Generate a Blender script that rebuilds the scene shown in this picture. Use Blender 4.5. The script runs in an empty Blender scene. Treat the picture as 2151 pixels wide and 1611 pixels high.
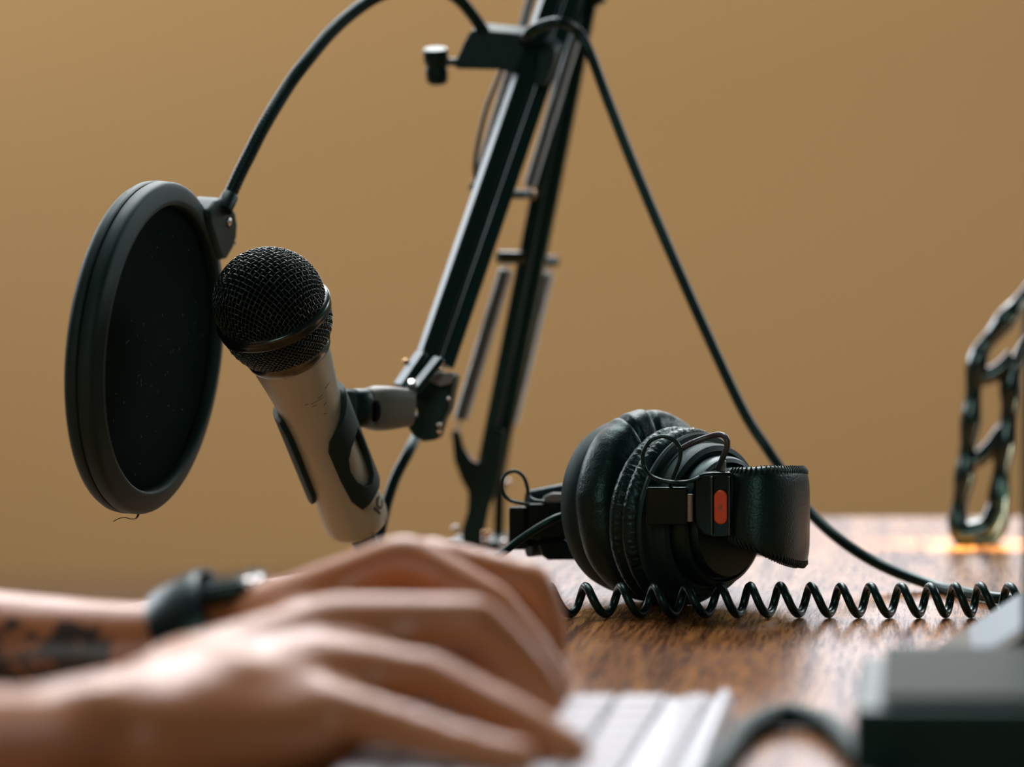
import bpy, bmesh, math, random
from mathutils import Vector, Matrix, noise
PI = math.pi
R = math.radians
random.seed(4)
S = bpy.context.scene
COL = S.collection

# ------------------------------------------------------------------ camera, light, exposure
# table top is z = 0, the camera looks along +Y, 175 mm above the table
F_PX, CX, HY, CAM_H = 5400.0, 1940.0, 513.0, 0.175
cam = bpy.data.cameras.new('camera'); co = bpy.data.objects.new('camera', cam); COL.objects.link(co)
co.location = (0, 0, CAM_H); co.rotation_euler = (R(90), 0, 0)
cam.sensor_width = 36; cam.lens = F_PX / 2151 * 36
cam.shift_x = -(CX - 1075.5) / 2151; cam.shift_y = -(805.5 - HY) / 2151
cam.clip_start = 0.02
cam.dof.use_dof = True; cam.dof.focus_distance = 1.215; cam.dof.aperture_fstop = (cam.lens / 1000) / 0.0245
cam.dof.aperture_blades = 0
S.camera = co

S.view_settings.view_transform = 'Standard'; S.view_settings.look = 'None'
S.view_settings.gamma = 1; S.view_settings.use_curve_mapping = False
S.view_settings.exposure = 0.0

w = bpy.data.worlds.new('sky'); S.world = w; w.use_nodes = True
w.node_tree.nodes['Background'].inputs[0].default_value = (0.75, 0.85, 1.0, 1)
w.node_tree.nodes['Background'].inputs[1].default_value = 0.6

def area(name, loc, target, sx, sy, power, color):
    l = bpy.data.lights.new(name, 'AREA'); l.shape = 'RECTANGLE'; l.size = sx; l.size_y = sy
    l.energy = power; l.color = color
    o = bpy.data.objects.new(name, l); COL.objects.link(o); o.location = loc
    o.rotation_euler = (Vector(target) - Vector(loc)).to_track_quat('-Z', 'Y').to_euler()
    return o
# daylight from the high window in the far wall, the roof light, and a window behind the camera
area('window_daylight', (-1.35, 6.88, 1.62), (-1.35, 0, 0.9), 6.0, 1.28, 100, (0.95, 0.94, 1.0))
area('added_side_light', (2.44, 4.1, 1.55), (0, 4.1, 1.55), 1.8, 1.1, 50, (0.95, 0.94, 1.0))  # lamp added for right-edge highlights; the wall behind it has no opening
area('side_window_daylight', (-4.55, 4.7, 2.05), (0, 4.7, 2.05), 3.4, 2.0, 150, (0.93, 0.92, 1.0))
area('roof_light', (-1.0, 4.3, 3.25), (-0.5, 1.1, 0.1), 2.8, 1.4, 300, (1.0, 0.96, 0.97))
area('skylight', (-0.7, 2.3, 3.28), (-0.5, 1.5, 0.1), 2.2, 1.5, 95, (0.96, 0.94, 1.0))
area('wall_wash', (-1.0, 4.6, 3.25), (-1.0, 7.0, 0.4), 4.5, 0.5, 85, (1.0, 0.92, 0.84))
area('front_window', (-0.5, -2.1, 1.25), (-0.2, 1.0, 0.1), 0.9, 0.8, 14, (0.92, 1.0, 0.95))
sun = bpy.data.lights.new('sun', 'SUN'); sun.energy = 75; sun.angle = R(0.53); sun.color = (1, 0.84, 0.62)
so = bpy.data.objects.new('sun', sun); COL.objects.link(so)
SUN = Vector((0.85, -0.03, 0.45)).normalized()
so.rotation_euler = (-SUN).to_track_quat('-Z', 'Y').to_euler()

# ------------------------------------------------------------------ helpers
def P(px, py, s):
    """photograph pixel at image scale s (pixels per millimetre) -> point in the room"""
    k = s * 1000
    return Vector(((px - CX) / k, F_PX / k, CAM_H - (py - HY) / k))
def PY(px, py, y):
    return P(px, py, F_PX / 1000 / y)
def T(px, py):
    return P(px, py, (py - HY) / (CAM_H * 1000))

def mat(name, color, rough=0.5, metal=0.0, bump=0.0, bscale=800, spec=0.5, var=0.0, coat=0.0, sss=0.0, sheen=0.0):
    m = bpy.data.materials.new(name); m.use_nodes = True
    nt = m.node_tree; b = nt.nodes['Principled BSDF']
    b.inputs['Base Color'].default_value = (*color, 1)
    b.inputs['Roughness'].default_value = rough
    b.inputs['Metallic'].default_value = metal
    b.inputs['Specular IOR Level'].default_value = spec
    b.inputs['Coat Weight'].default_value = coat
    if max(color) < .03 and not metal: b.inputs['Specular Tint'].default_value = (0.5, 0.95, 0.87, 1)
    if sheen: b.inputs['Sheen Weight'].default_value = sheen
    if sss:
        b.inputs['Subsurface Weight'].default_value = sss
        b.inputs['Subsurface Radius'].default_value = (1.0, 0.35, 0.2)
        b.inputs['Subsurface Scale'].default_value = 0.006
    if bump or var:
        tc = nt.nodes.new('ShaderNodeTexCoord')
        n = nt.nodes.new('ShaderNodeTexNoise'); n.inputs['Scale'].default_value = bscale
        n.inputs['Detail'].default_value = 3
        nt.links.new(tc.outputs['Object'], n.inputs['Vector'])
        if bump:
            bp = nt.nodes.new('ShaderNodeBump'); bp.inputs['Strength'].default_value = bump
            bp.inputs['Distance'].default_value = 0.0004
            nt.links.new(n.outputs['Fac'], bp.inputs['Height'])
            nt.links.new(bp.outputs['Normal'], b.inputs['Normal'])
        if var:
            mx = nt.nodes.new('ShaderNodeMix'); mx.data_type = 'RGBA'
            mx.inputs[6].default_value = (*[c * (1 - var) for c in color], 1)
            mx.inputs[7].default_value = (*[min(1, c * (1 + var)) for c in color], 1)
            nt.links.new(n.outputs['Fac'], mx.inputs[0]); nt.links.new(mx.outputs[2], b.inputs['Base Color'])
    return m

BLACK = mat('black_plastic', (0.002, 0.011, 0.0095), 0.38, bump=0.15, bscale=3000)
SATIN = mat('satin_black_plastic', (0.007, 0.017, 0.0145), 0.55, bump=0.35, bscale=2500)
GLOSS = mat('gloss_black', (0.002, 0.006, 0.006), 0.16, spec=.3)
RUBBER = mat('cable_rubber', (0.002, 0.010, 0.009), 0.33)
FABRIC = mat('filter_fabric', (0.003, 0.014, 0.0115), 0.85, bump=0.6, bscale=4000, spec=0.04)
LEATHER = mat('black_leather', (0.0025, 0.011, 0.0095), 0.36, bump=0.6, bscale=900)
ARM = mat('painted_arm', (0.004, 0.019, 0.0155), 0.34)
SPRING = mat('spring_steel', (0.30, 0.36, 0.36), 0.3, metal=0.8)
CHROME = mat('chrome', (0.75, 0.73, 0.70), 0.15, metal=1.0)
BRASS = mat('brass', (0.75, 0.48, 0.25), 0.25, metal=1.0)
DARKMETAL = mat('dark_metal', (0.055, 0.075, 0.066), 0.25, metal=0.9)
PEWTER = mat('pewter_metal', (0.16, 0.18, 0.165), 0.22, metal=0.9)
HANDLE = mat('champagne_silver', (0.47, 0.485, 0.36), 0.40, metal=0.25, bump=0.06, bscale=2000, var=0.04)
FOAM = mat('inner_foam', (0.002, 0.003, 0.003), 0.95, spec=0.05)
GREYPL = mat('grey_plastic', (0.15, 0.175, 0.145), 0.42, bump=0.2, bscale=2500)
RED = mat('red_plastic', (0.88, 0.10, 0.018), 0.3)
INK = mat('print_ink', (0.03, 0.03, 0.03), 0.6)
CREAM = mat('cream_plastic', (0.75, 0.68, 0.5), 0.4)
GREYINK = mat('grey_ink', (0.35, 0.18, 0.14), 0.6)
KEYW = mat('white_keys', (0.62, 0.63, 0.65), 0.5)
ALU = mat('aluminium', (0.50, 0.52, 0.54), 0.32, metal=0.8)
GREYTOP = mat('grey_top', (0.06, 0.08, 0.072), 0.7, spec=.12)
TABB = mat('olive_grey_case', (0.16, 0.155, 0.125), 0.6, spec=.2)
SCREENB = mat('pale_blue_glass', (0.25, 0.33, 0.36), 0.5, spec=.2)
WATCHM = mat('watch_rubber', (0.010, 0.018, 0.020), 0.35)

def link(o, parent):
    COL.objects.link(o)
    if parent:
        o.parent = parent
    return o

class MB:
    def __init__(s): s.v = []; s.f = []
    def add(s, vs, fs):
        n = len(s.v); s.v += [Vector(v) for v in vs]; s.f += [tuple(i + n for i in f) for f in fs]; return s
    def box(s, c, size, rot=None):
        hx, hy, hz = [k / 2 for k in size]; c = Vector(c)
        vs = [Vector((x, y, z)) for x in (-hx, hx) for y in (-hy, hy) for z in (-hz, hz)]
        if rot is not None: vs = [rot @ v for v in vs]
        return s.add([c + v for v in vs], [(0,1,3,2),(4,6,7,5),(0,4,5,1),(2,3,7,6),(0,2,6,4),(1,5,7,3)])
    def tube(s, pts, r, n=12, closed=False, caps=True, flat=1.0, up=None):
        pts = [Vector(p) for p in pts]; N = len(pts)
        rs = r if isinstance(r, (list, tuple)) else [r] * N
        tans = []
        for i in range(N):
            a = pts[(i - 1) % N] if (closed or i > 0) else pts[0]
            b = pts[(i + 1) % N] if (closed or i < N - 1) else pts[-1]
            tans.append((b - a).normalized())
        u = Vector(up) if up is not None else (Vector((0, 0, 1)) if abs(tans[0].z) < .9 else Vector((1, 0, 0)))
        vs = []
        for i in range(N):
            t = tans[i]
            if up is not None: u = Vector(up)
            u = (u - t * u.dot(t)).normalized(); b = t.cross(u)
            for k in range(n):
                a = 2 * PI * k / n
                vs.append(pts[i] + rs[i] * (math.cos(a) * u + flat * math.sin(a) * b))
        fs = []
        for i in range(N if closed else N - 1):
            j = (i + 1) % N
            for k in range(n):
                l = (k + 1) % n
                fs.append((i * n + k, i * n + l, j * n + l, j * n + k))
        if caps and not closed:
            fs.append(tuple(range(n - 1, -1, -1))); fs.append(tuple((N - 1) * n + k for k in range(n)))
        return s.add(vs, fs)
    def prism(s, pts, depth, axis=(0, 1, 0)):
        n = len(pts); a = Vector(axis).normalized() * depth
        vs = [Vector(p) for p in pts] + [Vector(p) + a for p in pts]
        fs = [tuple(range(n)), tuple(range(2 * n - 1, n - 1, -1))] + [(i, i + n, (i + 1) % n + n, (i + 1) % n) for i in range(n)]
        return s.add(vs, fs)
    def lathe(s, prof, M, n=64, disp=None, closed=False, a0=0, a1=2 * PI):
        m = len(prof); vs = []; full = abs(a1 - a0 - 2 * PI) < 1e-6
        cnt = n if full else n + 1
        for k in range(cnt):
            a = a0 + (a1 - a0) * k / n
            for i, (r, z) in enumerate(prof):
                if disp:
                    r, z = disp(a, i, r, z)
                vs.append(M @ Vector((r * math.cos(a), r * math.sin(a), z)))
        fs = []
        for k in range(n):
            l = (k + 1) % cnt
            for i in range(m if closed else m - 1):
                j = (i + 1) % m
                fs.append((k * m + i, l * m + i, l * m + j, k * m + j))
        s.add(vs, fs)
        return s
    def build(s, name, m, parent=None, smooth=35, bevel=0, seg=2, sub=0, kind=None, label=None):
        me = bpy.data.meshes.new(name)
        base = Vector((0, 0, 0))
        if parent:
            q = parent; inv = Matrix.Identity(4)
            chain = []
            while q: chain.append(q); q = q.parent
            M = Matrix.Identity(4)
            for q in reversed(chain): M = M @ q.matrix_basis
            inv = M.inverted()
            vs = [inv @ v for v in s.v]
        else: vs = s.v
        me.from_pydata([tuple(v) for v in vs], [], s.f); me.update()
        b = bmesh.new(); b.from_mesh(me)
        bmesh.ops.remove_doubles(b, verts=b.verts, dist=1e-7)
        bmesh.ops.recalc_face_normals(b, faces=b.faces); b.to_mesh(me); b.free()
        if smooth:
            me.polygons.foreach_set('use_smooth', [True] * len(me.polygons)); me.set_sharp_from_angle(angle=R(smooth))
        me.materials.append(m)
        o = bpy.data.objects.new(name, me); link(o, parent)
        if bevel:
            md = o.modifiers.new('bevel', 'BEVEL'); md.width = bevel; md.segments = seg; md.limit_method = 'ANGLE'; md.angle_limit = R(40)
        if sub:
            md = o.modifiers.new('sub', 'SUBSURF'); md.levels = sub; md.render_levels = sub
        if kind: o['kind'] = kind
        if label: o['label'] = label
        return o

def thing(name, label, cat, loc=(0, 0, 0), M=None, group=None):
    o = bpy.data.objects.new(name, None); COL.objects.link(o); o.empty_display_size = 0.02
    if M is not None: o.matrix_basis = M
    else: o.location = loc
    o['label'] = label; o['category'] = cat
    if group: o['group'] = group
    return o
def tag(o, label, cat): o['label'] = label; o['category'] = cat; return o

def spline(pts, n=12):
    """Catmull-Rom through the points; tuples longer than 3 carry extra channels"""
    pts = [list(p) for p in pts]; out = []
    ext = [[2 * a - b for a, b in zip(pts[0], pts[1])]] + pts + [[2 * a - b for a, b in zip(pts[-1], pts[-2])]]
    for i in range(1, len(ext) - 2):
        p0, p1, p2, p3 = ext[i - 1:i + 3]
        for k in range(n):
            t = k / n
            out.append([0.5 * ((2 * b) + (c - a) * t + (2 * a - 5 * b + 4 * c - d) * t * t + (3 * b - a - 3 * c + d) * t ** 3)
                        for a, b, c, d in zip(p0, p1, p2, p3)])
    out.append(pts[-1]); return out
def pxpath(pts, n=12):
    """list of (px, py, s) -> smooth 3D path"""
    return [Vector(q) for q in spline([P(*p) for p in pts], n)]
def frame(origin, z, xhint=(0, 0, 1)):
    z = Vector(z).normalized(); x = Vector(xhint); x = (x - z * x.dot(z)).normalized(); y = z.cross(x)
    M = Matrix.Identity(4)
    for i in range(3): M[i][0] = x[i]; M[i][1] = y[i]; M[i][2] = z[i]; M[i][3] = origin[i]
    return M
def helix(a, b, r, turns, per=12):
    a, b = Vector(a), Vector(b); M = frame(a, b - a); L = (b - a).length; n = int(turns * per)
    return [M @ Vector((r * math.cos(2 * PI * i / per), r * math.sin(2 * PI * i / per), L * i / n)) for i in range(n + 1)]

# ------------------------------------------------------------------ the room
def wood_mat():
    m = bpy.data.materials.new('table_wood'); m.use_nodes = True; nt = m.node_tree; N = nt.nodes; L = nt.links
    b = N['Principled BSDF']
    tc = N.new('ShaderNodeTexCoord'); sep = N.new('ShaderNodeSeparateXYZ'); L.new(tc.outputs['Object'], sep.inputs[0])
    def math_(op, a, b_=None, c=None):
        n = N.new('ShaderNodeMath'); n.operation = op
        for i, v in enumerate((a, b_, c)):
            if v is None: continue
            if isinstance(v, (int, float)): n.inputs[i].default_value = v
            else: L.new(v, n.inputs[i])
        return n.outputs[0]
    # a knot that bends the grain round itself
    kx, ky = T(1287, 1400).x, T(1287, 1400).y
    dx = math_('SUBTRACT', sep.outputs[0], kx); dy = math_('MULTIPLY', math_('SUBTRACT', sep.outputs[1], ky), 0.36)
    d = math_('SQRT', math_('ADD', math_('MULTIPLY', dx, dx), math_('MULTIPLY', dy, dy)))
    fall = math_('POWER', 2.718, math_('MULTIPLY', d, -38.0))
    gx = math_('ADD', math_('MULTIPLY', dx, math_('SUBTRACT', 1.0, fall)), math_('MULTIPLY', d, math_('MULTIPLY', fall, 2.2)))
    comb = N.new('ShaderNodeCombineXYZ'); L.new(gx, comb.inputs[0]); L.new(sep.outputs[1], comb.inputs[1])
    def noise_(scale, sx, sy, detail, rough=.6, dist=0.0):
        mp = N.new('ShaderNodeMapping'); mp.inputs['Scale'].default_value = (sx, sy, 1)
        L.new(comb.outputs[0], mp.inputs[0])
        n = N.new('ShaderNodeTexNoise'); n.inputs['Scale'].default_value = scale; n.inputs['Detail'].default_value = detail
        n.inputs['Roughness'].default_value = rough; n.inputs['Distortion'].default_value = dist
        L.new(mp.outputs[0], n.inputs['Vector']); return n.outputs['Fac']
    broad = noise_(1.0, 95, 4.5, 5, .6, 0.6)
    fine = noise_(1.0, 560, 30, 5, .7)
    pores = noise_(1.0, 1500, 110, 3, .75)
    def ramp(v, stops):
        r = N.new('ShaderNodeValToRGB'); L.new(v, r.inputs[0]); e = r.color_ramp.elements
        while len(e) < len(stops): e.new(0.5)
        for i, (p, c) in enumerate(stops): e[i].position = p; e[i].color = (*c, 1)
        return r.outputs[0]
    c1 = ramp(broad, [(0.34, (0.085, 0.040, 0.020)), (0.45, (0.33, 0.135, 0.040)), (0.56, (0.48, 0.205, 0.055)), (0.70, (0.60, 0.30, 0.10))])
    c2 = ramp(fine, [(0.41, (0.24, 0.18, 0.16)), (0.54, (1, 1, 1))])
    c3 = ramp(pores, [(0.36, (0.22, 0.17, 0.15)), (0.47, (1, 1, 1))])
    def mul(a, b_):
        x = N.new('ShaderNodeMix'); x.data_type = 'RGBA'; x.blend_type = 'MULTIPLY'; x.inputs[0].default_value = 1
        L.new(a, x.inputs[6]); L.new(b_, x.inputs[7]); return x.outputs[2]
    col = mul(mul(c1, c2), c3)
    # the dark ring of the knot
    ring = math_('SUBTRACT', 1.0, math_('MINIMUM', math_('MULTIPLY', math_('ABSOLUTE', math_('SUBTRACT', d, 0.0165)), 300.0), 1.0))
    rx = N.new('ShaderNodeMix'); rx.data_type = 'RGBA'; L.new(math_('MULTIPLY', ring, 0.9), rx.inputs[0])
    L.new(col, rx.inputs[6]); rx.inputs[7].default_value = (0.03, 0.022, 0.02, 1)
    L.new(rx.outputs[2], b.inputs['Base Color'])
    rr = N.new('ShaderNodeMapRange'); L.new(fine, rr.inputs[0]); rr.inputs[1].default_value = .3; rr.inputs[2].default_value = .7
    rr.inputs[3].default_value = 0.34; rr.inputs[4].default_value = 0.20
    L.new(rr.outputs[0], b.inputs['Roughness'])
    bp = N.new('ShaderNodeBump'); bp.inputs['Strength'].default_value = 0.35; bp.inputs['Distance'].default_value = 0.0006
    L.new(fine, bp.inputs['Height']); L.new(bp.outputs[0], b.inputs['Normal'])
    # open dark grain and the knot are dull, the harder wood between is varnished
    bw_ = N.new('ShaderNodeRGBToBW'); L.new(rx.outputs[2], bw_.inputs[0])
    sr_ = N.new('ShaderNodeMapRange'); L.new(bw_.outputs[0], sr_.inputs[0]); sr_.inputs[1].default_value = .015; sr_.inputs[2].default_value = .15
    sr_.inputs[3].default_value = 0.12; sr_.inputs[4].default_value = 0.5
    L.new(sr_.outputs[0], b.inputs['Specular IOR Level'])
    return m
WOOD = wood_mat()
WALL = mat('tan_wall_paint', (0.385, 0.238, 0.090), 0.85, bump=0.1, bscale=60, var=0.03)
WHITEW = mat('dark_green_plaster', (0.06, 0.085, 0.08), 0.8, bump=0.1, bscale=80)
DARKW = mat('charcoal_paint', (0.012, 0.016, 0.016), 0.8)
FLOORM = mat('floor_boards', (0.16, 0.10, 0.06), 0.5, var=0.3, bscale=6)
TRIM = mat('trim_paint', (0.7, 0.7, 0.7), 0.5)

FZ, CZ, X0, X1, Y0, Y1 = -0.74, 3.35, -4.6, 2.5, -2.2, 7.0
def struct(name, mb, m, **k):
    o = mb.build(name, m, None, smooth=0, **k); o['kind'] = 'structure'; return o
fl = MB()
fl.box(((X0 + X1) / 2, (Y0 + Y1) / 2, FZ - .05), (X1 - X0 + .4, Y1 - Y0 + .4, .1)); struct('floor', fl, FLOORM)
struct('ceiling', MB().box(((X0 + X1) / 2, (Y0 + Y1) / 2, CZ + .05), (X1 - X0 + .4, Y1 - Y0 + .4, .1)), WHITEW)
WX0, WX1, WZ0, WZ1 = -4.4, 1.7, 0.95, 2.28
bw = MB()
bw.box(((X0 + X1) / 2, Y1 + .1, (FZ + WZ0) / 2), (X1 - X0 + .4, .2, WZ0 - FZ))
bw.box(((X0 + X1) / 2, Y1 + .1, (CZ + WZ1) / 2), (X1 - X0 + .4, .2, CZ - WZ1))
bw.box(((X0 - .2 + WX0) / 2, Y1 + .1, (WZ0 + WZ1) / 2), (WX0 - X0 + .2, .2, WZ1 - WZ0))
bw.box(((X1 + .2 + WX1) / 2, Y1 + .1, (WZ0 + WZ1) / 2), (X1 - WX1 + .2, .2, WZ1 - WZ0))
struct('wall_back', bw, WALL)
wf = MB()
for z in (WZ0 + .02, WZ1 - .02): wf.box(((WX0 + WX1) / 2, Y1 + .08, z), (WX1 - WX0, .06, .04))
for i in range(5):
    wf.box((WX0 + .02 + (WX1 - WX0 - .04) * i / 4, Y1 + .08, (WZ0 + WZ1) / 2), (.04, .06, WZ1 - WZ0 - .08))
struct('window_1', wf, TRIM)
wl_ = MB(); ya, yb2, za, zb = 3.0, 6.4, 1.0, 3.1
wl_.box((X0 - .1, (Y0 + ya) / 2, (FZ + CZ) / 2), (.2, ya - Y0, CZ - FZ)); wl_.box((X0 - .1, (yb2 + Y1) / 2, (FZ + CZ) / 2), (.2, Y1 - yb2, CZ - FZ))
wl_.box((X0 - .1, (ya + yb2) / 2, (FZ + za) / 2), (.2, yb2 - ya, za - FZ)); wl_.box((X0 - .1, (ya + yb2) / 2, (zb + CZ) / 2), (.2, yb2 - ya, CZ - zb))
struct('wall_left', wl_, WHITEW)
wf = MB()
for z in (za + .02, zb - .02): wf.box((X0 - .08, (ya + yb2) / 2, z), (.06, yb2 - ya, .04))
for i in range(4): wf.box((X0 - .08, ya + .02 + (yb2 - ya - .04) * i / 3, (za + zb) / 2), (.06, .04, zb - za - .08))
struct('window_2', wf, TRIM)
struct('wall_front', MB().box(((X0 + X1) / 2, Y0 - .1, (FZ + CZ) / 2), (X1 - X0 + .4, .2, CZ - FZ)), DARKW)
# the sunny side wall: a slot cut into it, out of view, shapes one narrow sunbeam onto the far side of the table
k = SUN.z / SUN.x
zs0, zs1 = (X1 - 0.30) * k, (X1 + 0.040) * k
ys = 1.497 + X1 * SUN.y / SUN.x; hw = 0.030
wr = MB(); wx = X1 + .01
wr.box((wx, (Y0 + ys - hw) / 2, (FZ + CZ) / 2), (.02, ys - hw - Y0, CZ - FZ))
wr.box((wx, (Y1 + ys + hw) / 2, (FZ + CZ) / 2), (.02, Y1 - ys - hw, CZ - FZ))
wr.box((wx, ys, (FZ + zs0) / 2), (.02, 2 * hw, zs0 - FZ)); wr.box((wx, ys, (CZ + zs1) / 2), (.02, 2 * hw, CZ - zs1))
struct('wall_right', wr, WHITEW)
wf = MB()
for z in (.98, 2.12): wf.box((X1 - .03, 4.1, z), (.06, 1.88, .04))
for y in (3.18, 5.02): wf.box((X1 - .03, y, 1.55), (.06, .04, 1.10))
struct('added_light_frame', wf, TRIM)  # frame put round the added lamp, on solid wall

# ------------------------------------------------------------------ the table
tb = thing('table', 'brown wooden table with dark grain and a knot, under everything else', 'table', (0, 0.9, FZ))
edge = [T(2700, 1085), T(1750, 1085), T(1560, 1085.5), T(1420, 1092), T(1300, 1107), T(1200, 1123), T(1075, 1144), T(900, 1168), T(700, 1196), T(500, 1226),
        T(300, 1262), T(100, 1300), T(-100, 1343), T(-350, 1400), T(-500, 1450)]
edge += [Vector((-.475, .9, 0)), Vector((-.475, .5, 0)), Vector((-.45, .42, 0)), Vector((-.4, .4, 0)), Vector((.9, .4, 0)), Vector((.95, .45, 0)), Vector((.95, 1.6, 0))]
edge = [Vector((p.x, p.y, 0)) for p in edge]
MB().prism(edge, 0.032, (0, 0, -1)).build('tabletop', WOOD, tb, smooth=0, bevel=0.002)
for x, y in ((-.38, .52), (.82, .52), (.82, 1.52), (-.1, 1.2)):
    MB().box((x, y, (FZ - .032) / 2), (.05, .05, -FZ - .032)).build('leg', DARKMETAL, tb, bevel=.003)

# ------------------------------------------------------------------ pop filter
al = R(84.2)
n = Vector((math.sin(al), -math.cos(al), -0.077)).normalized()
v = Vector((math.cos(al), math.sin(al), 0)); wv = n.cross(v) * -1
if wv.z < 0: wv = -wv
CD = P(341, 731, 4.4)
M = Matrix.Identity(4)
for i in range(3): M[i][0] = v[i]; M[i][1] = wv[i]; M[i][2] = n[i]; M[i][3] = CD[i]
pf = thing('pop_filter', 'round black pop filter disc on a ribbed gooseneck beside the microphone head', 'pop filter', CD)
mm = 0.001
front = [(79, -6.6), (79.5, -5.8), (79.4, -1.9), (78.9, -.7), (78.0, .1), (76.6, .6), (71.2, 2.0), (69.6, 2.1), (68.7, 1.6), (68.3, .4), (68.2, -3.2), (70, -6.6)]
back = [(79, -7.3), (79.6, -8.2), (79.2, -11), (77.8, -13.2), (75.5, -14.2), (72, -14.4), (69.2, -13), (68.6, -10.5), (70, -7.3)]
MB().lathe([(r * mm, z * mm) for r, z in front], M, 160, closed=True).build('front_ring', SATIN, pf, smooth=50)
MB().lathe([(r * mm, z * mm) for r, z in back], M, 160, closed=True).build('back_ring', SATIN, pf, smooth=50)
MB().lathe([(.078, -.0064), (.078, -.0075), (.069, -.0075), (.069, -.0064)], M, 128, closed=True).build('seam', FOAM, pf)
MB().lathe([(1e-5, -.0022), (.03, -.0023), (.06, -.0026), (.0688, -.003), (.0688, -.0036), (.03, -.003), (1e-5, -.003)], M, 96).build('fabric_screen', FABRIC, pf, smooth=60)
lint = MB()
rr = random.Random(9)
for i in range(46):
    a = rr.uniform(0, 2 * PI); q = 0.062 * math.sqrt(rr.random())
    c = Vector((q * math.cos(a), q * math.sin(a) * .95 - .004, -.0019)); d = rr.uniform(0, PI); l = rr.uniform(.0002, .0007) * (3 if i % 11 == 0 else 1)
    lint.tube([M @ (c + Vector((t * l * math.cos(d), t * l * math.sin(d), .0001 * t * t))) for t in (-1, 0, 1)], .00006, 4)
lint.build('lint', mat('lint', (.35, .38, .36), .9), pf, kind='stuff')
br = [(36, 66), (44, 71.5), (53, 73), (63, 70.5), (71, 66.5), (75, 60), (75, 53), (71, 47.5), (64, 42.5), (57, 42), (50, 48), (38, 60)]
MB().prism([M @ Vector((u * mm, z * mm, -.010)) for u, z in br], .0145, n).build('bracket', SATIN, pf, bevel=.0022, seg=3)
def hexa(c, r, M_, z0, z1, mb):
    pts = [M_ @ Vector((c[0] + r * math.cos(R(60 * i + 30)), c[1] + r * math.sin(R(60 * i + 30)), z0)) for i in range(6)]
    mb.prism(pts, z1 - z0, n)
m_ = MB(); hexa((.0625, .0612), .0031, M, .0040, .0047, m_); m_.build('screw_recess', FOAM, pf)
m_ = MB(); m_.lathe([(1e-5, .0054), (.0014, .0053), (.0021, .0048), (.0022, .0044)], M @ Matrix.Translation((.0625, .0612, 0)), 24); m_.build('screw', CHROME, pf)
m_ = MB(); m_.lathe([(1e-5, .0051), (.0009, .005), (.0013, .0044)], M @ Matrix.Translation((.0715, .0505, 0)), 16); m_.build('screw', CHROME, pf)
a, b = P(470, 441, 4.22), P(486, 405, 4.2)
MB().lathe([(1e-5, 0), (.0042, 0), (.0042, .0085), (.0038, .0092), (.003, .0095)], frame(a, b - a), 32).build('socket', BLACK, pf)
gp = pxpath([(484, 408, 4.2), (503, 366, 4.19), (522, 328, 4.18), (557, 260, 4.16), (607, 178, 4.12), (642, 131, 4.10), (689, 74, 4.06), (735, 31, 4.02), (790, -6, 3.98), (850, -26, 3.95),
             (910, -28, 3.92), (958, -6, 3.89), (990, 28, 3.87), (1020, 72, 3.85), (1042, 112, 3.84), (1050, 140, 3.84)], 10)
def ribbed(path, r0, r1, pitch, n=14):
    # resample by arc length, four rings for each rib
    L = [0]
    for i in range(1, len(path)): L.append(L[-1] + (path[i] - path[i - 1]).length)
    out, rad = [], []; d = 0; i = 0; step = pitch / 6; q = 0
    while d < L[-1]:
        while L[i + 1] < d: i += 1
        t = (d - L[i]) / (L[i + 1] - L[i]); out.append(path[i].lerp(path[i + 1], t)); rad.append((r0 + r1) / 2 + (r1 - r0) / 2 * math.sin(q * PI / 3)); d += step; q += 1
    return MB().tube(out, rad, n)
ribbed(gp, .00325, .00352, .0021, 16).build('gooseneck', BLACK, pf, smooth=60)
ribbed([gp[-14 + i] for i in range(14)], .0049, .0050, .004).build('gooseneck_collar', BLACK, pf)
# clamp that grips the boom arm
sB = 3.86
outl = [(986, 66), (1000, 63), (1098, 72), (1112, 78), (1150, 92), (1166, 108), (1160, 140), (1142, 186), (1120, 178), (1085, 158), (1052, 148), (958, 146), (952, 138), (972, 92)]
MB().prism([P(x, y, sB) for x, y in outl], .014, (.18, 1, .42)).build('clamp', SATIN, pf, bevel=.0022, seg=3)
MB().tube([P(928, 132, sB - .01), P(975, 128, sB - .01)], .0022, 12).build('clamp_screw', DARKMETAL, pf)
kp = frame(P(919, 176, sB - .02), (0, -.32, 1))
MB().lathe([(1e-5, 0), (.0045, .0002), (.0058, .0018), (.0062, .008), (.0056, .0095), (.0056, .011), (.0066, .012), (.0068, .0185), (.0062, .0198), (1e-5, .0202)], kp, 20).build('clamp_knob', BLACK, pf, smooth=50)
MB().lathe([(1e-5, -.0115), (.0012, -.0105), (.004, 0), (.004, .004), (1e-5, .004)], frame(P(969, 142, sB + .02), (0, 0, 1)), 16).build('set_screw', BLACK, pf)
th = pxpath([(290, 1075, 4.42), (290, 1082, 4.42), (285, 1089, 4.42), (275, 1090, 4.42), (262, 1087, 4.42), (250, 1089, 4.42), (238, 1095, 4.42)], 6)
MB().tube(th, [.0008 - .0006 * min(1, i / 14) for i in range(len(th))], 6).build('loose_thread', mat('thread', (.03, .04, .035), .9), pf)

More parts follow.
